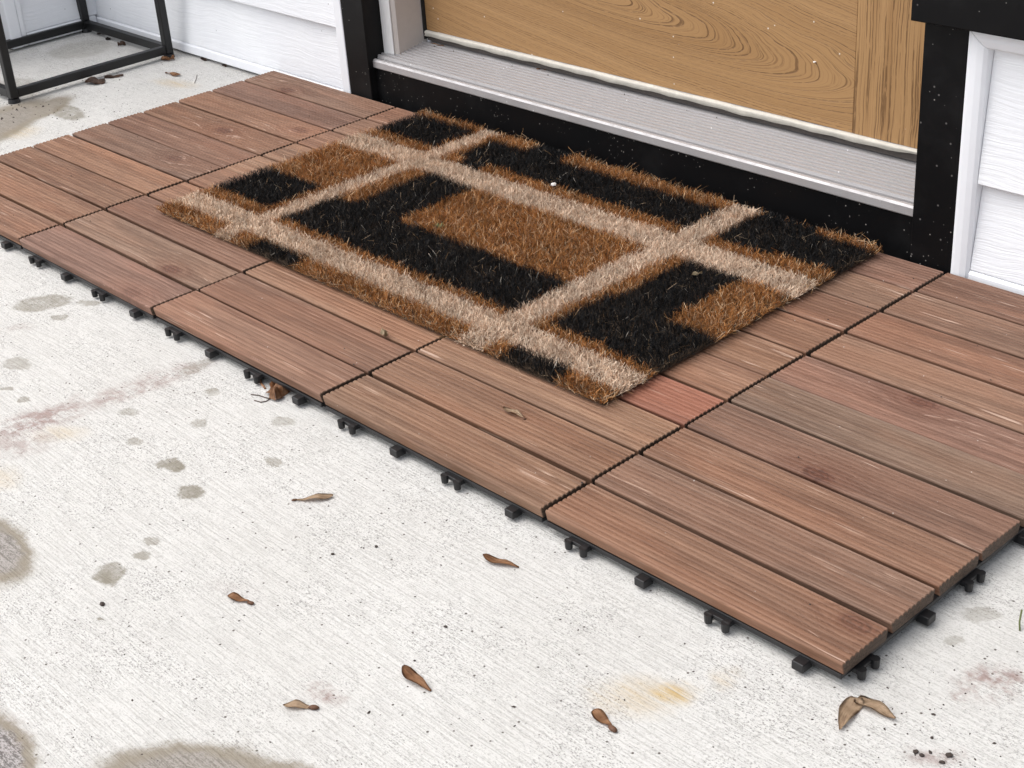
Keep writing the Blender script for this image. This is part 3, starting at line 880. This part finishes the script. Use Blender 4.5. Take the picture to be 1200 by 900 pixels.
tag(tube("weed", gpts([(1195, 740), (1194, 735, .004), (1196, 727, .009)]), .0007, 'green'), "short green stem standing at the right edge of the photo", "weed")
tag(tube("twig", gpts([(228, 98), (230, 93), (231, 88)]), .0004, 'twig'), "thin short stalk on the concrete beside the deck's far left corner", "twig")
# green tuft in the mat
bm = bmesh.new()
p = ground_pt(515, 264, .012)
for q in range(40):
    a, l = rng.uniform(0, 6.28), rng.uniform(.003, .007)
    c0 = Vector((p.x + rng.uniform(-.005, .005), p.y + rng.uniform(-.004, .004), .011))
    c1 = c0 + Vector((math.cos(a) * l * .7, math.sin(a) * l * .7, l * .5))
    s_ = Vector((-math.sin(a), math.cos(a), 0)) * .0005
    f = [bm.verts.new(v) for v in (c0 - s_, c0 + s_, c1 + s_ * .3, c1 - s_ * .3)]
    bm.faces.new(f)
tag(link("moss_tuft", me_from(bm, "moss_tuft"), M['green']), "small green moss tuft caught in the mat's central brown block", "moss")

def lump(name, x, y, z, r, mat, sd, flat=.6):
    rr = random.Random(sd)
    bm = bmesh.new()
    bmesh.ops.create_icosphere(bm, subdivisions=1, radius=1)
    for v in bm.verts:
        f = rr.uniform(.7, 1.15)
        v.co = Vector((v.co.x * r * f * 1.2, v.co.y * r * f, v.co.z * r * flat * f + r * flat * .7))
    return link(name, me_from(bm, name), M[mat], None, (x, y, z), (0, 0, rr.uniform(0, 6)))
p = ground_pt(649, 217, .0155)
tag(lump("pebble", p.x, p.y, .0150, .0038, 'chip', 1), "small white chip lying on the mat's upper black band", "chip")
p = door_pt(955, 73, YD - .001)
tag(lump("paint_fleck", p.x, YD - .0015, p.z, .0022, 'chip', 2, .4), "white fleck stuck to the oak grained door near its right stile", "fleck")
for (px, py, rad, lab) in ((120, 709, .0026, "round black grain below the large damp spot at left"), (1073, 882, .0019, "left of the dark dirt crumbs at the bottom right"),
        (1080, 886, .0021, "middle dark dirt crumb at the bottom right"), (1090, 882, .0015, "right of the dark dirt crumbs at the bottom right"),
        (1112, 886, .0026, "brown dirt crumb on the reddish smear at the bottom right"), (1104, 894, .0020, "dark dirt crumb at the very bottom right edge"),
        (1092, 865, .0012, "small dark crumb above the bottom right dirt crumbs"), (390, 650, .0016, "single small black grain left of centre of the concrete"),
        (522, 735, .0016, "small black grain pair low centre of the concrete"), (441, 641, .0016, "small reddish grain above the low centre of the concrete")):
    p = ground_pt(px, py)
    tag(lump("dirt_crumb", p.x, p.y, G, rad, 'grit', int(px)), lab, "dirt crumb", "dirt crumbs on the concrete")
# grit too fine to count
bm = bmesh.new()
for q in range(830):
    if q < 560: px, py = rng.uniform(-40, 1240), rng.uniform(60, 940)
    elif q < 700: px, py = rng.gauss(90, 70), rng.gauss(110, 22)
    elif q < 760: px, py = rng.gauss(20, 30), rng.gauss(128, 8)
    else: px, py = rng.gauss(1110, 50), rng.gauss(850, 50)
    p = ground_pt(px, py)
    if p.y > .598 or p.x < -.54 or (-.01 < p.x < 1.51 and -.012 < p.y): continue
    r = rng.uniform(.0004, .0010) * (1.7 if 700 <= q < 760 else 1) * (1.5 if rng.random() < .08 else 1)
    a = rng.uniform(0, 3.14)
    ca, sa = math.cos(a), math.sin(a)
    e = rng.uniform(1, 2.2)
    top = bm.verts.new((p.x, p.y, G + r * .9))
    ring = []
    for k in range(6):
        b = k * math.pi / 3
        u, v_ = math.cos(b) * r * e * rng.uniform(.7, 1.1), math.sin(b) * r * rng.uniform(.7, 1.1)
        ring.append(bm.verts.new((p.x + u * ca - v_ * sa, p.y + u * sa + v_ * ca, G - .0002)))
    for k in range(6): bm.faces.new((ring[k], ring[(k + 1) % 6], top))
for q in range(70):      # crumbs on the boards
    x, y = rng.uniform(.02, 1.48), rng.uniform(.01, .58)
    if X0 - .01 < x < X1 + .01 and Y0 - .01 < y: continue
    r = rng.uniform(.0004, .0009)
    top = bm.verts.new((x, y, .0004 + r))
    ring = [bm.verts.new((x + math.cos(k * 1.2566) * r * rng.uniform(.8, 2.0), y + math.sin(k * 1.2566) * r, -.0002)) for k in range(5)]
    for k in range(5): bm.faces.new((ring[k], ring[(k + 1) % 5], top))
for q in range(170):      # dirt caught along the foot of the door
    x = .29 + .55 * rng.random() ** 1.6
    y = .6835 - abs(rng.gauss(0, .0035))
    r = rng.uniform(.0006, .0015)
    top = bm.verts.new((x, y, .0675 + r))
    ring = [bm.verts.new((x + math.cos(k * 1.2566) * r * rng.uniform(.8, 1.7), y + math.sin(k * 1.2566) * r, .0668)) for k in range(5)]
    for k in range(5): bm.faces.new((ring[k], ring[(k + 1) % 5], top))
o = link("grit", me_from(bm, "grit"), M['grit'])
tag(o, "fine dark grit scattered over the concrete, the boards and the door sill", "grit")
o['kind'] = 'stuff'
